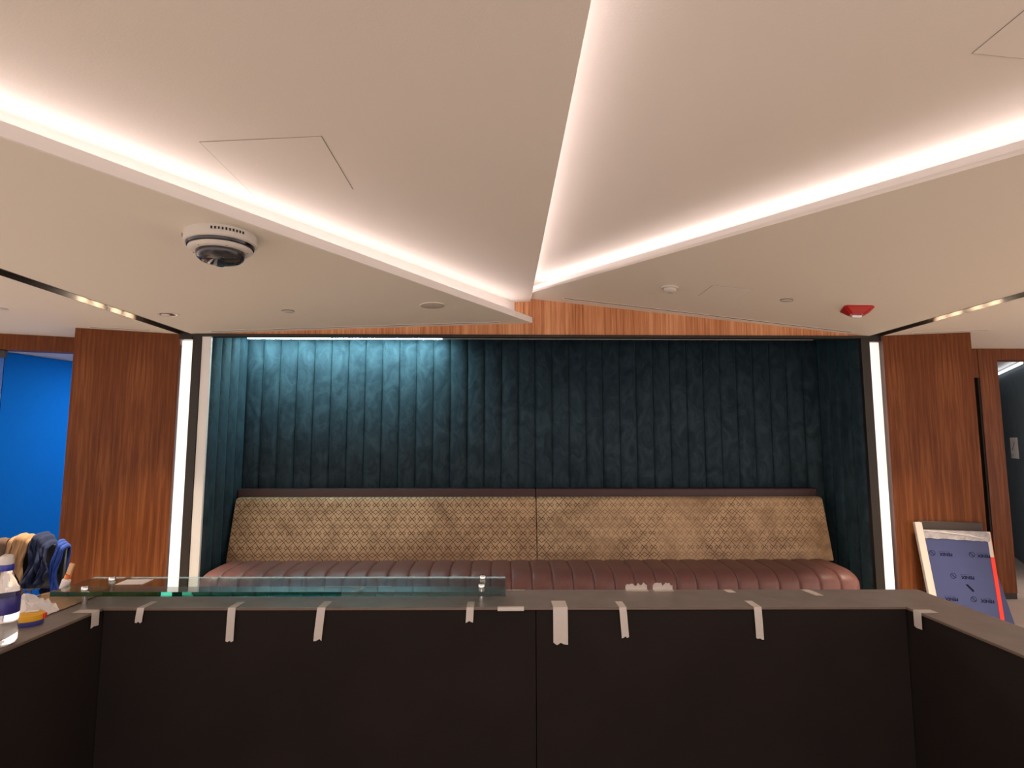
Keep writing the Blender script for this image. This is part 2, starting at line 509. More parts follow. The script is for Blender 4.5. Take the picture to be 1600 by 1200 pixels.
closure(SXR + 0.015, REAR, WY, lambda a, b: 3.2)

lamp_n = [0]
def slot_lamp(x, y, label, group):
    t = thing('slot_downlight', label, 'downlight', (x, y, CZ + 0.20), group=group)
    lathe('housing', [(0.040, -0.001), (0.042, -0.030), (0.036, -0.030), (0.032, -0.012)], 'bronze_slot', t, seg=20, cap=False)
    lathe('lamp', [(0.031, -0.012), (0.031, -0.016)], 'slot_lamp', t, seg=20)
    ld = bpy.data.lights.new('slot_spot', 'SPOT')
    ld.energy = SLOT_W; ld.color = (1.0, 0.80, 0.58); ld.spot_size = math.radians(54); ld.spot_blend = 0.3
    ld.shadow_soft_size = 0.025
    lo = bpy.data.objects.new('lamp_light', ld); COL.objects.link(lo)
    lo.parent = t; lo.location = (0, 0, -0.030)
G = 'recessed lamps in the ceiling slots'
seen_l = ['lamp in the left ceiling slot, farthest from the alcove in view', 'lamp in the left ceiling slot, second from the frame edge',
          'lamp in the left ceiling slot, second from the alcove', 'lamp in the left ceiling slot, nearest to the alcove']
seen_r = [s.replace('left', 'right') for s in seen_l]
for y, lb in zip((3.76, 3.90, 4.09, 4.23), seen_l): slot_lamp(SXL - SW / 2, y, 'warm ' + lb, G)
for y, lb in zip((3.73, 3.87, 4.06, 4.20), seen_r): slot_lamp(SXR + SW / 2, y, 'warm ' + lb, G)
for y in (2.3, 2.44, 0.7, 0.84, -1.0, -0.86):  # unseen lamps added along the slots for general fill light
    slot_lamp(SXL - SW / 2, y, 'added unseen warm lamp in the left ceiling slot near the counter', G)
    slot_lamp(SXR + SW / 2, y, 'added unseen warm lamp in the right ceiling slot near the counter', G)

# ------------------------------------------------------------------ alcove
AXL, AXR = -2.575, 3.235
VB = 5.60
CW = 0.1712
wf = bpy.data.objects.new('wall_fascia', None); COL.objects.link(wf); S(wf)
SWD = 0.183
x = -2.745
me0 = None
while x < 3.30 - 1e-4:
    x1 = min(x + SWD, 3.30)
    if me0 is None or x1 - x < SWD - 1e-4:
        o = box('veneer_strip', 0.0006, x1 - x - 0.0006, 0, 0.02, 0, 0.44, 'wood_strip', wf, bev=0.0012, seg=1, loc=(x, WY, 2.487))
        if me0 is None: me0 = o.data
    else:
        o = link('veneer_strip', me0, None, wf); o.location = (x, WY, 2.487)
    x += SWD
box('backing', -2.745, 3.30, WY + 0.02, WY + 0.06, 2.487, 3.2, 'dark', wf)
# bronze head trim
S(box('trim_3', -2.745, 3.30, WY - 0.012, WY + 0.06, 2.462, 2.487, 'bronze', None, bev=0.002))
# alcove shell
S(box('wall_alcove_backing', AXL - 0.05, AXR + 0.05, VB + 0.03, VB + 0.08, 0, 3.2, 'dark'))
S(box('ceiling_alcove', AXL - 0.05, AXR + 0.05, WY + 0.06, VB + 0.03, 2.60, 2.64, 'alc_ceiling'))

def channel_mesh(w, h, bulge, name, vs=1):
    prof = []
    N = 14
    for i in range(N + 1):
        t = 0.5 - 0.5 * math.cos(PI * i / N)
        s = abs(2 * t - 1)
        prof.append((t * w, -bulge * (1 - s ** 4.5)))
    v = []; f = []
    for k in range(vs + 1):
        z = h * k / vs
        v += [(px, py, z) for px, py in prof]
    n = N + 1
    for k in range(vs):
        for i in range(N):
            f.append([k * n + i, k * n + i + 1, (k + 1) * n + i + 1, (k + 1) * n + i])
    b0 = len(v)
    v += [(0, 0.025, 0), (w, 0.025, 0), (0, 0.025, h), (w, 0.025, h)]
    f.append([0, b0, b0 + 2, vs * n]); f.append([n - 1, vs * n + n - 1, b0 + 3, b0 + 1]); f.append([b0, b0 + 1, b0 + 3, b0 + 2])
    f.append(list(range(n)) + [b0 + 1, b0]); f.append([vs * n + i for i in range(n)][::-1] + [b0 + 2, b0 + 3])
    me = bpy.data.meshes.new(name); me.from_pydata(v, [], f)
    bm = bmesh.new(); bm.from_mesh(me); bmesh.ops.recalc_face_normals(bm, faces=bm.faces); bm.to_mesh(me); bm.free()
    for p_ in me.polygons:
        p_.use_smooth = len(p_.vertices) == 4 and abs(p_.normal.x) < 0.98 and p_.normal.y < 0.5
    me.materials.append(M['velvet'])
    return me
wv = bpy.data.objects.new('wall_back', None); COL.objects.link(wv); S(wv)
NB = round((AXR - AXL) / CW)
cw = (AXR - AXL) / NB
meB = channel_mesh(cw - 0.003, 2.24, 0.026, 'velvet_channel')
for i in range(NB):
    o = bpy.data.objects.new('velvet_channel', meB); COL.objects.link(o); o.parent = wv
    o.location = (AXL + i * cw, VB, 0.34)
for nm, X, sgn in (('wall_left_return', AXL, 1), ('wall_right_return', AXR, -1)):
    r = bpy.data.objects.new(nm, None); COL.objects.link(r); S(r)
    L = VB - 0.0 - (WY + 0.02); k = 4; w = L / k
    meS = channel_mesh(w - 0.003, 2.56, 0.024, 'velvet_channel')
    for i in range(k):
        o = bpy.data.objects.new('velvet_channel', meS); COL.objects.link(o); o.parent = r
        if sgn > 0:
            o.location = (X, WY + 0.02 + i * w, 0.02); o.rotation_euler = (0, 0, PI / 2)
        else:
            o.location = (X, WY + 0.02 + (i + 1) * w, 0.02); o.rotation_euler = (0, 0, -PI / 2)
    bx0, bx1 = (X - 0.06, X - 0.026) if sgn > 0 else (X + 0.026, X + 0.05)
    box('backing', bx0, bx1, WY + 0.06, VB + 0.03, 0, 2.6, 'dark', r)

# frames at the alcove sides
S(box('trim_4', -2.727, -2.653, WY - 0.015, WY + 0.06, 0, 2.462, 'bronze', None, bev=0.002))
S(box('trim_5', -2.651, AXL + 0.004, WY - 0.004, WY + 0.02, 0, 2.462, 'white_board', None, bev=0.002))
S(box('trim_6', AXR - 0.015, 3.298, WY - 0.015, WY + 0.02, 0, 2.462, 'bronze', None, bev=0.002))
# vertical white reveals: emission stands in for the light falling on them
def glow_reveal(x0, x1, label):
    t = thing('glowing_reveal', label, 'light', ((x0 + x1) / 2, WY + 0.03, 0))
    w = (x1 - x0) / 2
    box('diffuser', -w + 0.003, w - 0.003, -0.008, 0, 0.02, 2.43, 'glow_reveal', t)
    box('frame', -w, w, 0.0005, 0.03, 0.0, 2.438, 'white_plastic', t)
glow_reveal(-2.842, -2.729, 'tall vertical white reveal with added glow between left wood wall and bronze frame')
glow_reveal(3.300, 3.408, 'tall vertical white reveal with added glow beside right wood wall')
# linear LED over the velvet
LZ = 2.548
t = thing('linear_light', 'linear light over the velvet wall, lit white along its left part', 'light', (-2.50, 5.44, LZ))
box('profile', 0, 5.6, -0.012, 0.012, 0.006, 0.05, 'white_plastic', t)
box('lit_diffuser', 0.0, 1.90, -0.010, 0.010, -0.004, 0.0055, 'alc_led', t)
box('unlit_diffuser', 1.902, 5.6, -0.010, 0.010, -0.002, 0.0055, 'white_board', t)

# ------------------------------------------------------------------ flank walls in walnut veneer
def flank(nm, a, b, thick, z1):
    ang = math.atan2(b[1] - a[1], b[0] - a[0]); L = math.hypot(b[0] - a[0], b[1] - a[1])
    return S(box(nm, 0, L, 0, thick, 0, z1, 'wood', None, loc=(a[0], a[1], 0), rot=(0, 0, ang)))
flank('wall_left', (-3.563, 4.636), (-2.845, 4.905), 0.18, CZ - 0.001)
flank('wall_right', (3.412, 4.876), (4.063, 4.699), 0.16, CZ - 0.001)
# left opening: header, glass door, blue room
hd = (-3.35, 5.266); he = (-5.3, 4.604)
ang = math.atan2(hd[1] - he[1], hd[0] - he[0]); HL = math.hypot(hd[0] - he[0], hd[1] - he[1])
S(box('wall_left_header', 0, HL, 0, 0.12, 2.345, CZ - 0.001, 'wood', None, loc=(he[0], he[1], 0), rot=(0, 0, ang)))
gd = bpy.data.objects.new('door_1', None); COL.objects.link(gd); S(gd); gd.location = (he[0], he[1], 0); gd.rotation_euler = (0, 0, ang)
box('glass_leaf', 0.0, 0.955, 0.05, 0.062, 0.01, 2.335, 'door_glass', gd)
box('patch_fitting', 0.80, 0.965, 0.035, 0.077, 2.278, 2.343, 'black_plastic', gd, bev=0.003)
S(box('wall_blue', -0.06, 0.06, 0, 2.7, 0, 2.395, 'blue', None, loc=(-4.93, 5.0, 0), rot=(0, 0, math.atan2(-0.135, 0.62))))
S(box('wall_blue_far', -5.2, -3.3, 7.6, 7.7, 0, 2.395, 'blue'))
S(box('ceiling_blue_room', -6.5, -2.75, 5.25, 7.7, 2.40, 2.44, 'room_white'))
S(box('wall_blue_room_right', -2.85, -2.75, 5.1, 7.6, 0, 2.395, 'room_white'))
t = thing('added_room_light', 'added unseen ceiling light brightening the blue room', 'light', (-3.55, 6.0, 2.398))  # unseen lamp added to brighten the blue wall
box('light_frame', -0.33, 0.33, -0.33, 0.33, -0.012, 0, 'white_plastic', t)
M['added_room_led'] = emit('added_room_led', (0.85, 0.93, 1.0), 9.0)
box('light_diffuser', -0.3, 0.3, -0.3, 0.3, -0.018, -0.0125, 'added_room_led', t)

# right opening: recessed wood, dark gap, corridor
S(box('wall_right_jamb', 0, 0.195, 0, 0.16, 0.06, CZ - 0.001, 'wood', None, loc=(4.857, 5.55, 0)))
S(box('wall_right_overpanel', 0, 0.75, 0.004, 0.16, 2.185, CZ - 0.001, 'wood', None, loc=(4.105, 5.55, 0)))
S(box('wall_right_header', 0, 3.9, 0, 0.16, 2.37, CZ - 0.001, 'wood', None, loc=(5.053, 5.55, 0)))
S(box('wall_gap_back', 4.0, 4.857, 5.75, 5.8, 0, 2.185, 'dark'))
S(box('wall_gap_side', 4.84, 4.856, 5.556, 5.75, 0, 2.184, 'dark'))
S(box('wall_right_inner', 4.06, 4.10, 4.88, 5.74, 0, CZ - 0.001, 'wood'))
S(box('baseboard_right', 4.857, 5.05, 5.555, 5.70, 0, 0.059, 'bronze'))
cw0 = (6.93, 7.65); cw1 = (5.85, 5.96)
ang2 = math.atan2(cw0[1] - cw1[1], cw0[0] - cw1[0])
S(box('wall_corridor', 0.3, math.hypot(cw0[0] - cw1[0], cw0[1] - cw1[1]), -0.1, 0, 0, 2.47, 'slate', None, loc=(cw1[0], cw1[1], 0), rot=(0, 0, ang2)))
S(box('wall_corridor_end', 4.5, 7.2, 7.75, 7.85, 0, 2.5, 'slate'))
S(box('ceiling_corridor', 4.2, 9, 5.715, 8.0, 2.50, 2.53, 'room_white'))
t = thing('corridor_linear_light', 'bright linear light above slate corridor wall', 'light', (cw1[0], cw1[1], 2.455), (0, 0, ang2))
box('lit_diffuser', 0.45, 1.95, 0.012, 0.03, -0.012, 0.012, 'corr_led', t)
box('profile', 0.45, 1.95, 0.001, 0.0115, -0.016, 0.016, 'white_plastic', t)
t = thing('stair_sign', 'white stair sign on slate corridor wall', 'sign', (cw1[0], cw1[1], 1.32), (0, 0, ang2))
box('plate', 1.10, 1.475, 0.001, 0.008, 0.0, 0.265, 'paper', t)
st = [(0.0, 0.0)]
for i in range(5):
    box('step_mark', 1.24 + i * 0.030, 1.275 + i * 0.030, 0.0085, 0.010, 0.19 - 0.022 * i, 0.20 - 0.022 * i, 'sign_black', t)
    box('step_mark', 1.24 + i * 0.030, 1.246 + i * 0.030, 0.0085, 0.010, 0.19 - 0.022 * i, 0.222 - 0.022 * i, 'sign_black', t)
box('text_bar', 1.34, 1.45, 0.0085, 0.010, 0.040, 0.046, 'sign_black', t)
box('text_bar', 1.37, 1.45, 0.0085, 0.010, 0.024, 0.030, 'sign_black', t)

# ------------------------------------------------------------------ ceiling devices
def on_soffit(name, label, cat, x, y, left, group=None, rz=0.0):
    z = zL(x) if left else zR(x)
    s = sL if left else sR
    t = thing(name, label, cat, (x, y, z), group=group)
    t.rotation_mode = 'XYZ'
    t.rotation_euler = (Matrix.Rotation(-math.atan(s), 4, 'Y') @ Matrix.Rotation(rz, 4, 'Z')).to_euler()
    return t

t = on_soffit('dome_camera', 'large white and black multi-lens dome camera on left soffit', 'camera', -1.362, 2.63, True)
lathe('base', [(0.158, 0.0), (0.160, -0.010), (0.160, -0.046), (0.152, -0.052)], 'white_plastic', t, seg=64)
lathe('black_band', [(0.150, -0.0522), (0.146, -0.064), (0.138, -0.068)], 'black_gloss', t, seg=64)
lathe('trim_ring', [(0.140, -0.0682), (0.142, -0.072), (0.128, -0.084), (0.106, -0.087)], 'white_plastic', t, seg=64)
dm = [(0.108, -0.0872), (0.107, -0.102), (0.101, -0.116), (0.086, -0.128), (0.054, -0.135), (0.020, -0.137), (0.002, -0.1375)]
lathe('dome', dm, 'dome', t, seg=64)
for i in range(4):
    aa = i * PI / 2 + 0.5
    lathe('lens', [(0.021, 0), (0.019, -0.006), (0.010, -0.007)], 'chrome' if i == 5 else 'black_gloss', t, seg=16, loc=(0.060 * math.cos(aa), 0.060 * math.sin(aa), -0.1275))
for i in range(10):
    aa = -PI / 2 + 0.22 + i * 0.095
    v = box('vent_slot', -0.0036, 0.0036, -0.003, 0.003, -0.006, 0.006, 'black_gloss', t, loc=(0.160 * math.cos(aa), 0.160 * math.sin(aa), -0.020), rot=(0, 0, aa + PI / 2))
for i in range(3):
    aa = -PI / 2 - 1.05 - i * 0.10
    box('vent_slot', -0.0042, 0.0042, -0.003, 0.003, -0.006, 0.006, 'black_gloss', t, loc=(0.160 * math.cos(aa), 0.160 * math.sin(aa), -0.020), rot=(0, 0, aa + PI / 2))
for i in range(6):
    aa = i * PI / 3 - 0.9
    lathe('screw', [(0.0035, 0), (0.0025, -0.001)], 'black_gloss', t, seg=8, loc=(0.122 * math.cos(aa), 0.122 * math.sin(aa), -0.0855))

t = on_soffit('recessed_downlight', 'small round tilting downlight near left slot end', 'downlight', -2.513, 4.156, True)
lathe('trim_ring', [(0.080, 0.0), (0.080, -0.003), (0.062, -0.006), (0.060, -0.001)], 'white_plastic', t, cap=False)
lathe('reflector', [(0.060, -0.0012), (0.045, -0.004), (0.010, -0.0045)], 'chrome', t)
lathe('baffle', [(0.030, 0), (0.026, -0.003)], 'white_board', t, loc=(-0.02, 0.0, -0.0048), seg=20)
t = on_soffit('ceiling_speaker', 'round flush ceiling speaker grille near the cove edge', 'speaker', -0.529, 4.134, True)
lathe('grille', [(0.090, -0.001), (0.090, -0.003), (0.087, -0.0045)], 'grille_' if False else 'paint', t)
M['grille'] = plain('speaker_grille', (0.50, 0.44, 0.37), 0.7)
t.children[0].data.materials[0] = M['grille']
lathe('rim', [(0.0905, 0), (0.096, 0), (0.096, -0.005), (0.0905, -0.005)], 'paint2', t, cap=False)
for x_, y_, lf, lb in ((-1.627, 4.173, True, 'small round concealed sprinkler cover on left soffit'), (2.156, 4.107, False, 'small round concealed sprinkler cover on right soffit')):
    t = on_soffit('sprinkler_cover', lb, 'sprinkler cover', x_, y_, lf, 'flush sprinkler covers')
    lathe('cover_plate', [(0.044, -0.004), (0.042, -0.0055)], 'white_plastic', t, seg=32)
    lathe('shadow_ring', [(0.046, 0), (0.046, -0.003), (0.038, -0.0039)], 'dark_board', t, seg=32)
t = on_soffit('smoke_detector', 'small white smoke detector on right soffit', 'smoke detector', 1.271, 4.11, False)
lathe('base', [(0.062, 0), (0.062, -0.010), (0.054, -0.014)], 'white_plastic', t)
lathe('head', [(0.047, -0.0142), (0.047, -0.030), (0.040, -0.036), (0.020, -0.038)], 'white_plastic', t)
lathe('sensor_grille', [(0.022, -0.0382), (0.019, -0.041)], 'grille', t, seg=20)
t = on_soffit('fire_strobe', 'red faceted fire alarm strobe on right soffit', 'alarm', 2.70, 4.12, False, rz=math.radians(-22))
A = 0.098; B = 0.050; c8 = 0.035
def oct_(r, c, z): return [(-r + c, -r, z), (r - c, -r, z), (r, -r + c, z), (r, r - c, z), (r - c, r, z), (-r + c, r, z), (-r, r - c, z), (-r, -r + c, z)]
vv = oct_(A, 0.02, 0) + oct_(A, 0.02, -0.012) + oct_(B, 0.02, -0.052)
ff = [[i, (i + 1) % 8, 8 + (i + 1) % 8, 8 + i] for i in range(8)] + [[8 + i, 8 + (i + 1) % 8, 16 + (i + 1) % 8, 16 + i] for i in range(8)] + [list(range(8)), list(range(16, 24))]
mesh('body', vv, ff, 'red', t)
box('lens', -0.034, 0.034, -0.020, 0.020, -0.074, -0.0525, 'lens', t, bev=0.008, seg=3)
box('lens_bracket', -0.042, 0.042, -0.004, 0.004, -0.060, -0.0525, 'chrome', t)

def diffuser(label, a, b, left, zf):
    d = Vector((b[0] - a[0], b[1] - a[1])); 
    t = thing('slot_diffuser', label, 'air diffuser', (a[0], a[1], zf(a[0])), group='linear slot air diffusers')
    L = math.sqrt(d.length ** 2 + (zf(b[0]) - zf(a[0])) ** 2)
    sl = math.asin((zf(b[0]) - zf(a[0])) / L)
    t.rotation_euler = (Matrix.Rotation(math.atan2(d.y, d.x), 4, 'Z') @ Matrix.Rotation(-sl, 4, 'Y')).to_euler()
    box('dark_slot', 0, L, -0.010, 0.010, -0.0025, -0.0005, 'dark', t)
    box('flange', -0.01, L + 0.01, 0.0105, 0.022, -0.004, -0.0005, 'white_lip', t)
    box('flange', -0.01, L + 0.01, -0.016, -0.0105, -0.003, -0.0005, 'white_lip', t)
diffuser('long slot diffuser in left soffit above the velvet', (-2.53, 4.806), (-0.03, 4.806), True, zL)
diffuser('long slot diffuser in right soffit above wood fascia', (0.538, 4.748), (3.099, 4.822), False, zR)
diffuser('short slot diffuser in ceiling over left wood wall', (-3.421, 4.60), (-3.006, 4.73), True, lambda x: CZ)
diffuser('short slot diffuser in ceiling over right wood wall', (3.595, 4.735), (4.135, 4.60), False, lambda x: CZ)

def hatch(label, x0, x1, y0, y1, zf, th=0.0015):
    t = thing('access_panel', label, 'access panel', (x0, y0, zf(x0)))
    def rect(nm, a0, a1, b0, b1, d0, d1, mat):
        v = [(xx - x0, yy - y0, zf(xx) - zf(x0) - d) for d in (d0, d1) for xx, yy in ((a0, b0), (a1, b0), (a1, b1), (a0, b1))]
        mesh(nm, v, [[0, 1, 2, 3], [7, 6, 5, 4]] + [[i, (i + 1) % 4, 4 + (i + 1) % 4, 4 + i] for i in range(4)], mat, t)
    g = 0.003
    rect('joint', x0, x1, y0, y1, 0.0002, 0.0009, 'joint')
    rect('cover', x0 + g, x1 - g, y0 + g, y1 - g, 0.0010, 0.0024, 'paint')
M['joint'] = plain('joint_grey', (0.30, 0.26, 0.22), 0.8)
hatch('square flush access panel in the upper left ceiling', -1.183, -0.709, 2.083, 2.548, zUL)
hatch('square flush access panel at the right edge of upper ceiling', 1.53, 2.0, 1.21, 1.676, zUR)
hatch('faint square access panel in right soffit by smoke detector', 1.531, 1.835, 3.945, 4.245, zR)
t = thing('ceiling_disc', 'small round disc on the ceiling at far left', 'sprinkler cover', (-3.585, 3.956, CZ))
lathe('cover_plate', [(0.044, -0.0005), (0.044, -0.004), (0.040, -0.006)], 'white_plastic', t, seg=32)
lathe('ring', [(0.050, -0.0003), (0.050, -0.002), (0.0445, -0.003)], 'grille', t, seg=32, cap=False)

# ------------------------------------------------------------------ banquette
bt = thing('banquette_bench', 'long maroon banquette with gold lattice backrest along the velvet wall', 'bench', (0.28, 5.15, 0))
bl = Vector(bt.location)
BX0, BX1 = -2.505, 3.005
NS = 32; sw = (BX1 - BX0) / NS
# seat channel profile (y, z) from back to front
prof = [(5.34, 0.455), (5.20, 0.462), (5.05, 0.464), (4.93, 0.460)]
for i in range(1, 9):
    aa = i / 8 * PI / 2
    prof.append((4.93 - 0.19 * math.sin(aa), 0.460 - 0.115 * (1 - math.cos(aa))))
prof += [(4.735, 0.28), (4.745, 0.20)]
prof = [(y - bl.y, z) for y, z in prof]
def seat_mesh(endl=False, endr=False):
    K = 8; v = []; f = []
    for i in range(K + 1):
        tt = i / K; s = abs(2 * tt - 1)
        puff = 0.011 * (1 - s ** 3)
        for j, (y, z) in enumerate(prof):
            # outward normal
            y0, z0 = prof[max(j - 1, 0)]; y1, z1 = prof[min(j + 1, len(prof) - 1)]
            ty, tz = y1 - y0, z1 - z0; l = math.hypot(ty, tz)
            ny, nz = tz / l, -ty / l
            extra = 0.0
            if (endl and tt < 0.5) or (endr and tt > 0.5):
                extra = -0.03 * max(0, (s - 0.15)) ** 2
            v.append((tt * (sw - 0.0015), y + ny * (puff - 0.011 + extra), z + nz * (puff - 0.011 + extra)))
    n = len(prof)
    for i in range(K):
        for j in range(n - 1):
            f.append([i * n + j, i * n + j + 1, (i + 1) * n + j + 1, (i + 1) * n + j])
    # closed sides and bottom
    f.append(list(range(n))); f.append([K * n + j for j in range(n)])
    f.append([i * n for i in range(K + 1)] + [K * n + n - 1 - 0 for _ in range(0)] ) if False else None
    f = [x_ for x_ in f if x_]
    me = bpy.data.meshes.new('seat_channel'); me.from_pydata(v, [], f)
    bm = bmesh.new(); bm.from_mesh(me); bmesh.ops.recalc_face_normals(bm, faces=bm.faces); bm.to_mesh(me); bm.free()
    for p_ in me.polygons: p_.use_smooth = len(p_.vertices) == 4
    me.materials.append(M['leather'])
    return me
m_mid, m_l, m_r = seat_mesh(), seat_mesh(True, False), seat_mesh(False, True)
for i in range(NS):
    o = bpy.data.objects.new('seat_channel', m_l if i == 0 else m_r if i == NS - 1 else m_mid)
    COL.objects.link(o); o.parent = bt; o.location = (BX0 + i * sw - bl.x, 0, 0)
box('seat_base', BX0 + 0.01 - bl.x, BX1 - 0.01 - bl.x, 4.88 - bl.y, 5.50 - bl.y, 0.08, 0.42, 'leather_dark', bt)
box('plinth', BX0 + 0.06 - bl.x, BX1 - 0.06 - bl.x, 4.86 - bl.y, 5.50 - bl.y, 0.0, 0.0795, 'dark', bt)
def back_panel(x0, x1):
    NX = 2; v = []; f = []
    pr_ = [(5.245, 0.44), (5.24, 0.455), (5.275, 0.60), (5.325, 0.80), (5.368, 0.975), (5.374, 0.992), (5.386, 1.004), (5.405, 1.008), (5.46, 1.008), (5.46, 0.44)]
    xs = [x0, x0 + 0.004, x0 + 0.016, x1 - 0.016, x1 - 0.004, x1]
    ins = [0.016, 0.006, 0.0, 0.0, 0.006, 0.016]
    for xx, ii in zip(xs, ins):
        for k, (y, z) in enumerate(pr_):
            front = k < 8
            v.append((xx - bl.x, y + (ii if front and k < 7 else 0) - bl.y, z - (ii if 4 < k < 9 else 0)))
    n = len(pr_)
    for i in range(len(xs) - 1):
        for j in range(n):
            k = (j + 1) % n
            f.append([i * n + j, i * n + k, (i + 1) * n + k, (i + 1) * n + j])
    f.append(list(range(n))); f.append([(len(xs) - 1) * n + j for j in range(n)])
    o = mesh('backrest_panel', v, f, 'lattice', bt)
    for p_ in o.data.polygons: p_.use_smooth = len(p_.vertices) == 4
    try: o.data.set_sharp_from_angle(angle=math.radians(35))
    except Exception: pass
    return o
SPL = 0.322
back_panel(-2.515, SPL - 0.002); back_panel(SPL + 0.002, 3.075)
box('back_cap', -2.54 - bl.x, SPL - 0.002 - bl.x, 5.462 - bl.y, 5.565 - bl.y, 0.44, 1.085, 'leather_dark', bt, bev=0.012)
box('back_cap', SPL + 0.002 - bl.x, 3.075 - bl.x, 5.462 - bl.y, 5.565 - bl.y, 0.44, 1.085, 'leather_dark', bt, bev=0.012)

# ------------------------------------------------------------------ reception counter
HZ = 1.07
yin = lambda x: 1.665 - 0.0121 * x
yout = lambda x: 1.857 - 0.0152 * x
ct = thing('reception_counter', 'black U-shaped reception counter with charcoal ledge', 'counter', (0, 0, 0))
XI, XO, XIr, XOr = -1.148, -1.345, 1.172, 1.343
YN = -0.5
poly = [(XO, YN), (XI, YN), (XI, yin(XI)), (XIr, yin(XIr)), (XIr, YN), (XOr, YN), (XOr, yout(XOr)), (XO, yout(XO))]
def poly_slab(nm, poly, z0, z1, mat, parent):
    n = len(poly)
    v = [(x, y, z0) for x, y in poly] + [(x, y, z1) for x, y in poly]
    f = [list(range(n)), list(range(n, 2 * n))] + [[i, (i + 1) % n, n + (i + 1) % n, n + i] for i in range(n)]
    o = mesh(nm, v, f, mat, parent)
    bm = bmesh.new(); bm.from_mesh(o.data)
    bmesh.ops.triangulate(bm, faces=[fc for fc in bm.faces if len(fc.verts) > 4])
    bm.to_mesh(o.data); bm.free()
    return o
poly_slab('ledge', poly, HZ - 0.006, HZ, 'ledge', ct)
g = 0.001
def edge_strip(a, b, nrm):
    t_ = 0.0022
    pl = [a, b, (b[0] + nrm[0] * t_, b[1] + nrm[1] * t_), (a[0] + nrm[0] * t_, a[1] + nrm[1] * t_)]
    poly_slab('edge_strip', pl, HZ - 0.0062, HZ - 0.0008, 'ledge_edge', ct)
edge_strip((XI + 0.0001, YN), (XI + 0.0001, yin(XI)), (1, 0))
edge_strip((XI, yin(XI) - 0.0001), (XIr, yin(XIr) - 0.0001), (0, -1))
edge_strip((XIr - 0.0001, yin(XIr)), (XIr - 0.0001, YN), (-1, 0))
SX = 0.098
poly_slab('inner_panel', [(XI, yin(XI) + 0.004), (SX - 0.0012, yin(SX) + 0.004), (SX - 0.0012, yin(SX) + 0.03), (XI, yin(XI) + 0.03)], 0.0, HZ - 0.0062, 'black_panel', ct)
poly_slab('inner_panel', [(SX + 0.0012, yin(SX) + 0.004), (XIr, yin(XIr) + 0.004), (XIr, yin(XIr) + 0.03), (SX + 0.0012, yin(SX) + 0.03)], 0.0, HZ - 0.0062, 'black_panel', ct)
box('side_panel', XI - 0.03, XI - 0.004, YN, yin(XI) + 0.03, 0, HZ - 0.0062, 'black_panel', ct)
box('side_panel', XIr + 0.004, XIr + 0.03, YN, yin(XIr) + 0.03, 0, HZ - 0.0062, 'black_panel', ct)
box('outer_panel', XO + 0.012, XOr - 0.012, 1.81, 1.83, 0, HZ - 0.0062, 'black_panel', ct)
box('outer_panel', XO + 0.012, XO + 0.03, YN, 1.8099, 0, HZ - 0.0062, 'black_panel', ct)
box('outer_panel', XOr - 0.03, XOr - 0.012, YN, 1.8099, 0, HZ - 0.0062, 'black_panel', ct)

# glass shelf on standoffs
gs = thing('glass_shelf', 'clear green-edged glass shelf on metal standoffs over left ledge', 'glass shelf', (-0.65, 1.77, HZ))
gl = Vector(gs.location)
GX0, GX1 = -1.31, 0.010
pl = [(GX0, yin(GX0) + 0.008), (GX1, yin(GX1) + 0.002), (GX1, 1.85), (GX0, 1.868)]
o = poly_slab('glass_pane', [(x - gl.x, y - gl.y) for x, y in pl], 0.030, 0.0425, 'glass', gs)
for x_, y_ in ((-0.062, 1.724), (-1.229, 1.715), (-1.229, 1.83), (-0.062, 1.83)):
    p_ = lathe('standoff', [(0.0085, 0.0), (0.0085, 0.0298)], 'chrome', gs, seg=20, loc=(x_ - gl.x, y_ - gl.y, 0))
    lathe('cap', [(0.0095, 0.0427), (0.0095, 0.050), (0.007, 0.053)], 'chrome', p_, seg=20)
t = tag(box('paper_card', -0.04, 0.04, -0.030, 0.030, 0, 0.0008, 'paper', None, loc=(-1.14, 1.80, HZ + 0.0428), rot=(0, 0, 0.06)), 'small white card lying on the glass shelf', 'card')

# masking tape
TG = 'masking tape pieces on the counter ledge'
def tape(x, w, up, down, label, skew=0.0, sway=0.0, side=None):
    """strip folded over the inner edge: lies on the ledge for <up>, hangs for <down>"""
    t_ = 0.0006; N = 6
    y = yin(x)
    path = []
    if up > 0:
        for i in range(4):
            q = 1 - i / 3
            path.append((0.0 - skew * q, y + up * q, HZ + 0.0008, 0))
    path.append((0.0, y - 0.0030, HZ + 0.0008, 1))
    for i in range(1, N + 1):
        q = i / N
        path.append((sway * q, y - 0.0034 - 0.0012 * math.sin(q * 2.6), HZ - down * q, 1))
    v = []; f = []
    K = 4
    for i, (dx, yy, zz, h) in enumerate(path):
        for k in range(K + 1):
            rag = 0
            if i == len(path) - 1: rag = random.uniform(-0.004, 0.004) if down > 0.03 else 0
            v.append((dx + (k / K - 0.5) * w, yy - y, zz - HZ + rag))
    for i in range(len(path) - 1):
        for k in range(K):
            f.append([i * (K + 1) + k, i * (K + 1) + k + 1, (i + 1) * (K + 1) + k + 1, (i + 1) * (K + 1) + k])
    o = mesh('masking_tape', v, f, 'tape', None, loc=(x, y, HZ))
    md = o.modifiers.new('thick', 'SOLIDIFY'); md.thickness = t_; md.offset = 0
    return tag(o, label, 'tape', TG)
tape(-1.038, 0.020, 0.062, 0.038, 'short tape strip hanging under the glass shelf, first from left corner', sway=-0.004)
tape(-0.777, 0.022, 0.055, 0.090, 'long tape strip hanging below glass shelf, second from left corner', sway=-0.002)
tape(-0.520, 0.023, 0.062, 0.088, 'long slightly slanted tape strip hanging below the middle of glass shelf', sway=-0.008)
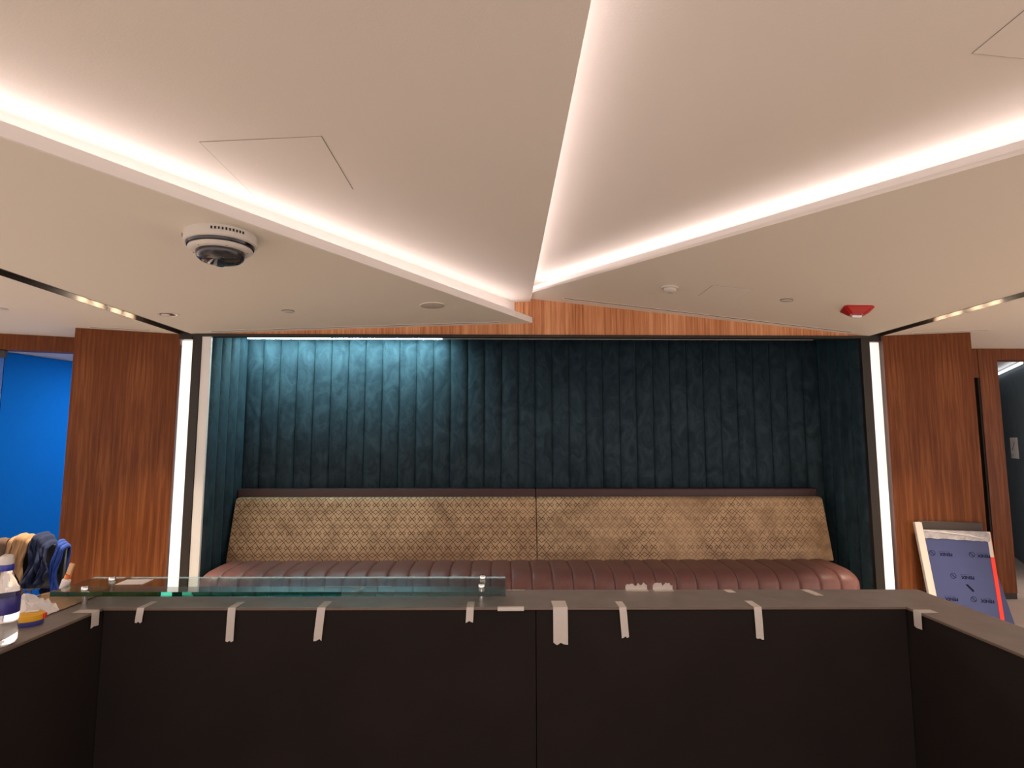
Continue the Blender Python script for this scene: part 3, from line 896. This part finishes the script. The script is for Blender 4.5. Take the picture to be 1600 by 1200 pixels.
tape(-0.092, 0.021, 0.055, 0.040, 'short tape strip hanging beside the right glass standoff', sway=-0.002)
tape(0.025, 0.076, 0.008, 0.009, 'wide low tape strip stuck along the ledge edge')
tape(0.168, 0.042, 0.062, 0.100, 'widest and longest tape strip hanging near the panel seam')
tape(0.348, 0.021, 0.055, 0.082, 'tape strip hanging right of the widest one', sway=0.006)
tape(0.738, 0.022, 0.060, 0.086, 'tape strip hanging on right half of counter', sway=0.003)
def tape_side(x, y, sgn, up, w, down, label):
    v = []; f = []; K = 3
    path = [(-sgn * up * (1 - i / 3), HZ + 0.0008) for i in range(4)] + [(sgn * 0.0030, HZ + 0.0008)] + [(sgn * 0.0034, HZ - down * i / 4) for i in range(1, 5)]
    for i, (dx, zz) in enumerate(path):
        for k in range(K + 1):
            rag = random.uniform(-0.003, 0.003) if i == len(path) - 1 else 0
            v.append((dx, (k / K - 0.5) * w, zz - HZ + rag))
    for i in range(len(path) - 1):
        for k in range(K):
            f.append([i * (K + 1) + k, i * (K + 1) + k + 1, (i + 1) * (K + 1) + k + 1, (i + 1) * (K + 1) + k])
    o = mesh('masking_tape', v, f, 'tape', None, loc=(x, y, HZ))
    md = o.modifiers.new('thick', 'SOLIDIFY'); md.thickness = 0.0006; md.offset = 0
    return tag(o, label, 'tape', TG)
tape_side(XI, 1.645, 1, 0.052, 0.030, 0.040, 'tape strip folded over the left inner corner of the ledge')
tape_side(XIr, 1.605, -1, 0.045, 0.030, 0.045, 'tape strip folded over the right inner corner of the ledge')
def flat_tape(pts, label, z=HZ + 0.0008):
    n = len(pts)
    c = (sum(p[0] for p in pts) / n, sum(p[1] for p in pts) / n)
    v = [(x - c[0], y - c[1], 0) for x, y in pts] + [(x - c[0], y - c[1], 0.0006) for x, y in pts]
    f = [list(range(n)), list(range(n, 2 * n))] + [[i, (i + 1) % n, n + (i + 1) % n, n + i] for i in range(n)]
    return tag(mesh('masking_tape', v, f, 'tape', None, loc=(c[0], c[1], z)), label, 'tape', TG)
flat_tape([(0.712, 1.842), (0.737, 1.842), (0.740, 1.805), (0.716, 1.805)], 'small tape square on ledge near back edge, right of the torn pieces')
flat_tape([(0.962, 1.838), (0.988, 1.838), (0.997, 1.768), (0.972, 1.768)], 'tape strip lying slanted on ledge, rightmost near back edge')
flat_tape([(0.014, 1.852), (0.072, 1.851), (0.072, 1.844), (0.014, 1.845)], 'thin tape sliver on back edge beside the glass shelf end')
flat_tape([(-0.575, 1.866), (-0.355, 1.862), (-0.357, 1.853), (-0.435, 1.854), (-0.452, 1.782), (-0.472, 1.782), (-0.462, 1.840), (-0.500, 1.853), (-0.573, 1.857)], 'T-shaped torn tape under the glass shelf')
def torn(x0, x1, label, seed):
    rnd = random.Random(seed)
    y = yout((x0 + x1) / 2) - 0.004; L = x1 - x0; n = 12
    top = [(L * i / n, 0.012 + rnd.uniform(-0.001, 0.0085) * (1 if 0 < i < n else 0)) for i in range(n + 1)]
    v = []; f = []
    for i, (xx, hh) in enumerate(top):
        v += [(xx, -0.020, 0.0008), (xx, 0, 0.0009), (xx, 0.002, hh * 0.6), (xx, 0.0, hh * 1.15)]
    for i in range(n):
        for k in range(3):
            f.append([i * 4 + k, i * 4 + k + 1, (i + 1) * 4 + k + 1, (i + 1) * 4 + k])
    o = mesh('torn_tape', v, f, 'tape', None, loc=(x0, y, HZ))
    md = o.modifiers.new('thick', 'SOLIDIFY'); md.thickness = 0.0006; md.offset = 0
    return tag(o, label, 'tape', TG)
torn(0.398, 0.468, 'ragged tape curling up at back edge, left of the two torn pieces', 3)
torn(0.486, 0.550, 'ragged tape curling up at back edge, right of the two torn pieces', 5)

# ------------------------------------------------------------------ things on the left ledge
wb = thing('water_bottle', 'clear plastic water bottle with blue label on left ledge', 'bottle', (-1.182, 1.385, HZ))
pf = [(0.022, 0.0), (0.029, 0.003), (0.0315, 0.012), (0.0315, 0.045), (0.0295, 0.052), (0.0315, 0.060), (0.0315, 0.120), (0.0295, 0.128), (0.026, 0.142), (0.019, 0.158), (0.0135, 0.168), (0.0128, 0.180)]
lathe('body', pf, 'clear', wb, seg=36)
lathe('water', [(r_ - 0.0016, z_ + 0.002) for r_, z_ in pf[:6]] + [(0.0299, 0.075)], 'water', wb, seg=36)
lathe('label_band', [(0.0317, 0.074), (0.0321, 0.075), (0.0321, 0.112), (0.0317, 0.113)], 'label_blue', wb, seg=36, cap=False)
lathe('cap_ring', [(0.0150, 0.172), (0.0155, 0.174), (0.0155, 0.184), (0.0150, 0.186)], 'cap_blue', wb, seg=30)
lathe('cap', [(0.0138, 0.1862), (0.0142, 0.196), (0.012, 0.206), (0.007, 0.209)], 'white_plastic', wb, seg=24)

tm = thing('tape_reel', 'round yellow and violet tape reel on left ledge', 'tape reel', (-1.236, 1.535, HZ), (0, 0, 0.3))
lathe('lower_case', [(0.026, 0.0), (0.0285, 0.003), (0.0285, 0.013)], 'violet', tm)
lathe('upper_case', [(0.0295, 0.0132), (0.030, 0.016), (0.0295, 0.027), (0.025, 0.031), (0.012, 0.032)], 'yellow', tm)
box('red_tip', 0.0285, 0.034, -0.007, 0.007, 0.014, 0.027, 'red_tape', tm, bev=0.002)
box('crank', -0.012, 0.018, -0.004, 0.004, 0.0322, 0.036, 'paper', tm, bev=0.0015)

def crumple(name, cx, cy, z0, lx, ly, h, seed, mat, label, cat, rz=0.0, n=12):
    rnd = random.Random(seed); v = []; f = []
    for j in range(n + 1):
        for i in range(n + 1):
            u = i / n - 0.5; w = j / n - 0.5
            e = max(abs(u), abs(w)) * 2
            z = h * (1 - e ** 2.2) * rnd.uniform(0.55, 1.0) + 0.0015
            v.append((u * lx + rnd.uniform(-1, 1) * lx * 0.02, w * ly + rnd.uniform(-1, 1) * ly * 0.02, z))
    for j in range(n):
        for i in range(n):
            f.append([j * (n + 1) + i, j * (n + 1) + i + 1, (j + 1) * (n + 1) + i + 1, (j + 1) * (n + 1) + i])
    o = mesh(name, v, f, mat, None, loc=(cx, cy, z0), rot=(0, 0, rz))
    md = o.modifiers.new('thick', 'SOLIDIFY'); md.thickness = 0.001; md.offset = 1
    return tag(o, label, cat)
crumple('kraft_paper', -1.335, 1.752, HZ + 0.001, 0.17, 0.20, 0.024, 4, 'kraft', 'crumpled brown wrapping paper hanging over left counter edge', 'paper', rz=0.0)
crumple('paper_bag', -1.320, 1.600, HZ + 0.001, 0.14, 0.12, 0.062, 9, 'paper', 'crumpled white paper bag behind the tape reel', 'paper bag', rz=0.0)
tag(tube('twine', [(-1.285, 1.555, HZ + 0.066), (-1.30, 1.585, HZ + 0.069), (-1.31, 1.62, HZ + 0.066), (-1.335, 1.66, HZ + 0.036), (-1.345, 1.70, HZ + 0.029)], 0.0018, 'brown'), 'thin brown twine lying over the crumpled paper', 'twine')
gt = thing('glue_tube', 'white tube with orange collar leaning on the brown paper', 'tube', (-1.338, 1.775, HZ + 0.028), (0.1, 0.35, 0))
lathe('tube_body', [(0.010, 0.0), (0.0115, 0.003), (0.0115, 0.030), (0.006, 0.036)], 'paper', gt, seg=20)
lathe('collar', [(0.0085, 0.0362), (0.0085, 0.048)], 'orange', gt, seg=20)
box('pale_handle', -0.007, 0.007, -0.004, 0.004, 0.0485, 0.084, 'pale_wood', gt, bev=0.002)

# ------------------------------------------------------------------ chair with jackets by the left opening
ch = thing('work_chair', 'chair heaped with jackets left of the counter', 'chair', (-2.94, 3.45, 0), (0, 0, math.radians(12)))
box('seat', -0.24, 0.24, -0.23, 0.23, 0.43, 0.47, 'black_plastic', ch, bev=0.012)
box('backrest', -0.20, 0.20, 0.21, 0.235, 0.62, 0.89, 'black_plastic', ch, bev=0.010)
for sx in (-1, 1):
    tube('leg', [(sx * 0.21, -0.20, 0.43), (sx * 0.23, -0.23, 0.0)], 0.013, 'chrome', ch)
    tube('leg', [(sx * 0.19, 0.222, 0.87), (sx * 0.19, 0.215, 0.45), (sx * 0.23, 0.26, 0.0)], 0.011, 'black_plastic', ch)
    tube('arm', [(sx * 0.205, 0.21, 0.58), (sx * 0.255, 0.10, 0.595), (sx * 0.255, -0.12, 0.59), (sx * 0.235, -0.2, 0.45)], 0.013, 'black_plastic', ch)
def drape(name, x0, x1, ztop, zf, zb, mat, label, seed, out=0.05, top_fn=None, flare=0.0, amp=1.0):
    """a jacket thrown over the backrest: front flap, fold over the top, back flap"""
    rnd = random.Random(seed); nx = 22
    ph = [rnd.uniform(0, 6.28) for _ in range(4)]
    path = []
    for i in range(11):
        q = i / 10; path.append((-out * (1.2 - 0.3 * q), zf + (ztop - 0.03 - zf) * q, 1 - q))
    for i in range(1, 8):
        aa = PI * i / 8
        path.append((-out * 0.9 * math.cos(aa), ztop - 0.03 + 0.03 * math.sin(aa), 0.1))
    for i in range(11):
        q = i / 10; path.append((out * 0.9, ztop - 0.03 + (zb - ztop + 0.03) * q, q))
    v = []; f = []
    for i in range(nx + 1):
        tt = i / nx
        xx = x0 + (x1 - x0) * tt
        tp = top_fn(tt) if top_fn else 0
        for (yy, zz, q) in path:
            sg = -1 if yy < 0 else 1
            fold = 0.022 * math.sin(tt * 14 + ph[0] + 2 * zz * 5) + 0.014 * math.sin(tt * 29 + ph[1] - zz * 9) + 0.010 * math.sin(zz * 38 + ph[2] + tt * 7)
            xo = (tt - 0.5) * flare * q
            v.append((xx + xo + 0.010 * math.sin(zz * 21 + ph[3]), 0.222 + yy + sg * (abs(fold) * amp * (0.35 + q)), zz + tp * (1 - q) + 0.006 * math.sin(tt * 19 + ph[1])))
    n = len(path)
    for i in range(nx):
        for j in range(n - 1):
            f.append([i * n + j, i * n + j + 1, (i + 1) * n + j + 1, (i + 1) * n + j])
    mtx = Matrix.Translation(ch.location) @ Matrix.Rotation(math.radians(12), 4, 'Z')
    o = mesh(name, v, f, mat, None, smooth=True)
    o.location = ch.location; o.rotation_euler = ch.rotation_euler
    md = o.modifiers.new('thick', 'SOLIDIFY'); md.thickness = 0.006; md.offset = 1
    return tag(o, label, 'jacket' if name == 'jacket' else 'trousers')
drape('jacket', -0.36, -0.122, 0.935, 0.64, 0.55, 'brown', 'dark brown jacket draped over the chair, at the frame edge', 1, out=0.045, top_fn=lambda q: -0.03 * (1 - q))
drape('jacket', -0.105, 0.004, 0.955, 0.50, 0.60, 'tan', 'tan jacket hanging over the chair back', 2, out=0.060, top_fn=lambda q: -0.03 * (2 * q - 1) ** 2)
drape('jacket', 0.042, 0.132, 0.955, 0.66, 0.55, 'navy', 'dark navy blue jacket bunched on the chair', 3, out=0.075, top_fn=lambda q: -0.07 * max(0, q - 0.3) ** 1.5 * 2, flare=0.02, amp=1.8)
drape('work_trousers', 0.150, 0.192, 0.915, 0.50, 0.55, 'royal', 'bright blue work trousers hanging beside the navy jacket', 6, out=0.045, top_fn=lambda q: -0.05 * q)

# ------------------------------------------------------------------ boards leaning on the right wood wall
wa = math.atan2(4.699 - 4.876, 4.063 - 3.412)
WO = Vector((3.412, 4.876, 0))
def lean_thing(name, label, cat, foot, top_out, h, x0, roll=0.0):
    """frame whose local x runs along the wall, z up the leaning face, y = 0 is the back of the board"""
    tilt = math.atan2(foot - top_out, h)
    n = Vector((math.sin(wa), -math.cos(wa), 0))
    dx = Vector((math.cos(wa), math.sin(wa), 0))
    t = thing(name, label, cat, WO + dx * x0 + n * foot)
    t.rotation_euler = (Matrix.Rotation(wa, 4, 'Z') @ Matrix.Rotation(-tilt, 4, 'X') @ Matrix.Rotation(roll, 4, 'Y')).to_euler()
    return t
def sheet(nm, poly, y0, y1, mat, parent):
    n = len(poly)
    v = [(x, y0, z) for x, z in poly] + [(x, y1, z) for x, z in poly]
    return mesh(nm, v, [list(range(n)), list(range(n, 2 * n))] + [[i, (i + 1) % n, n + (i + 1) % n, n + i] for i in range(n)], mat, parent)
t = lean_thing('dark_board', 'dark brown board leaning on right wood wall behind the blue boards', 'board', 0.075, 0.008, 0.86, 0.160)
box('panel', 0, 0.475, -0.016, 0, 0, 0.866, 'dark_board', t, bev=0.006)
t = lean_thing('blue_board', 'plain blue film-covered board jutting out right of the printed one', 'board', 0.115, 0.035, 0.80, 0.235)
sheet('panel', [(0, 0), (0.535, 0), (0.41, 0.66), (0.0, 0.66)], -0.012, 0, 'blue_film', t)
t = lean_thing('printed_board', 'blue printed board with pale edge profile and red tape leaning at right', 'board', 0.165, 0.052, 0.80, 0.165)
sh = sheet('blue_sheet', [(0.05, 0.0), (0.490, 0.0), (0.490, 0.80), (0.0, 0.80)], -0.014, 0, 'blue_film', t)
pfm = box('edge_profile', -0.042, -0.0005, -0.034, 0.008, -0.80, 0.065, 'alu', t, bev=0.003, loc=(0, 0, 0.80), rot=(0, -math.atan(0.05 / 0.80), 0))
box('profile_lip', -0.0003, 0.012, -0.030, -0.0145, -0.80, 0.062, 'alu', pfm, bev=0.002)
# stretch film wrapped round the top
v = []; f = []
rnd = random.Random(12)
for i in range(25):
    xx = 0.0125 + 0.4775 * i / 24
    dz = 0.012 * i / 24
    v += [(xx, -0.0165 - rnd.uniform(0, 0.004), 0.735 - dz + rnd.uniform(-0.004, 0.004)), (xx, -0.0175 - rnd.uniform(0, 0.005), 0.77), (xx, -0.016, 0.803), (xx, 0.001, 0.804)]
for i in range(24):
    for k in range(3): f.append([i * 4 + k, i * 4 + k + 1, (i + 1) * 4 + k + 1, (i + 1) * 4 + k])
o = mesh('stretch_film', v, f, 'film', t); o.modifiers.new('thick', 'SOLIDIFY').thickness = 0.0008
for k in range(3):
    tube('film_fold', [(0.02 + 0.12 * k, -0.0225, 0.797 - 0.006 * k), (0.25 + 0.06 * k, -0.0235, 0.775 - 0.004 * k), (0.455, -0.022, 0.752 - 0.01 * k)], 0.0014, 'paper', t, seg=6)
box('white_tape', 0.472, 0.497, -0.0175, 0.002, 0.60, 0.803, 'alu', t, bev=0.002)
box('orange_edge', 0.4975, 0.4995, -0.0175, 0.002, 0.60, 0.800, 'orange', t)
box('red_tape', 0.472, 0.500, -0.0185, 0.002, 0.02, 0.5995, 'red_tape', t, bev=0.002)
# print: word and ring marks, upside down on the sheet
def word(txt, cx, cz, size):
    cu = bpy.data.curves.new('print', 'FONT'); cu.body = txt; cu.size = size
    cu.align_x = 'CENTER'; cu.align_y = 'CENTER'; cu.extrude = 0.0002; cu.offset = 0.0012
    to = bpy.data.objects.new('tmp', cu); COL.objects.link(to)
    dg = bpy.context.evaluated_depsgraph_get()
    me = bpy.data.meshes.new_from_object(to.evaluated_get(dg))
    bpy.data.objects.remove(to)
    me.materials.clear()
    o = link('printed_word', me, 'ink', sh)
    # text plane xy -> sheet plane xz, turned by 180 degrees in the plane
    o.matrix_local = Matrix.Translation((cx, -0.0146, cz)) @ Matrix.Rotation(PI, 4, 'Y') @ Matrix.Rotation(PI / 2, 4, 'X')
def ring(cx, cz, r):
    v = []; f = []; n = 24
    for i in range(n):
        a_ = 2 * PI * i / n
        v += [(cx + r * math.cos(a_), -0.0146, cz + r * math.sin(a_)), (cx + 0.82 * r * math.cos(a_), -0.0146, cz + 0.82 * r * math.sin(a_))]
    for i in range(n):
        j = (i + 1) % n; f.append([2 * i, 2 * j, 2 * j + 1, 2 * i + 1])
    k = len(v); d = r * 0.62
    v += [(cx - d, -0.0146, cz + d * 0.9), (cx - d * 0.55, -0.0146, cz + d), (cx + d, -0.0146, cz - d * 0.9), (cx + d * 0.55, -0.0146, cz - d)]
    f.append([k, k + 1, k + 2, k + 3])
    mesh('printed_ring', v, f, 'ink', sh)
for cx, cz in ((0.062, 0.615), (0.345, 0.615), (0.190, 0.440), (0.310, 0.265)):
    ring(cx, cz, 0.022)
for cx, cz in ((0.160, 0.608), (0.428, 0.608), (0.292, 0.432), (0.405, 0.257), (0.155, 0.257)):
    word('FENIX', cx, cz, 0.034)
    box('printed_rule', cx - 0.05, cx + 0.03, -0.0147, -0.0142, cz + 0.021, cz + 0.0225, 'ink', sh)
mesh('ink_smudge', [(0.268, -0.0147, 0.375), (0.283, -0.0147, 0.380), (0.325, -0.0147, 0.330), (0.312, -0.0147, 0.320)], [[0, 1, 2, 3]], 'ink', sh)
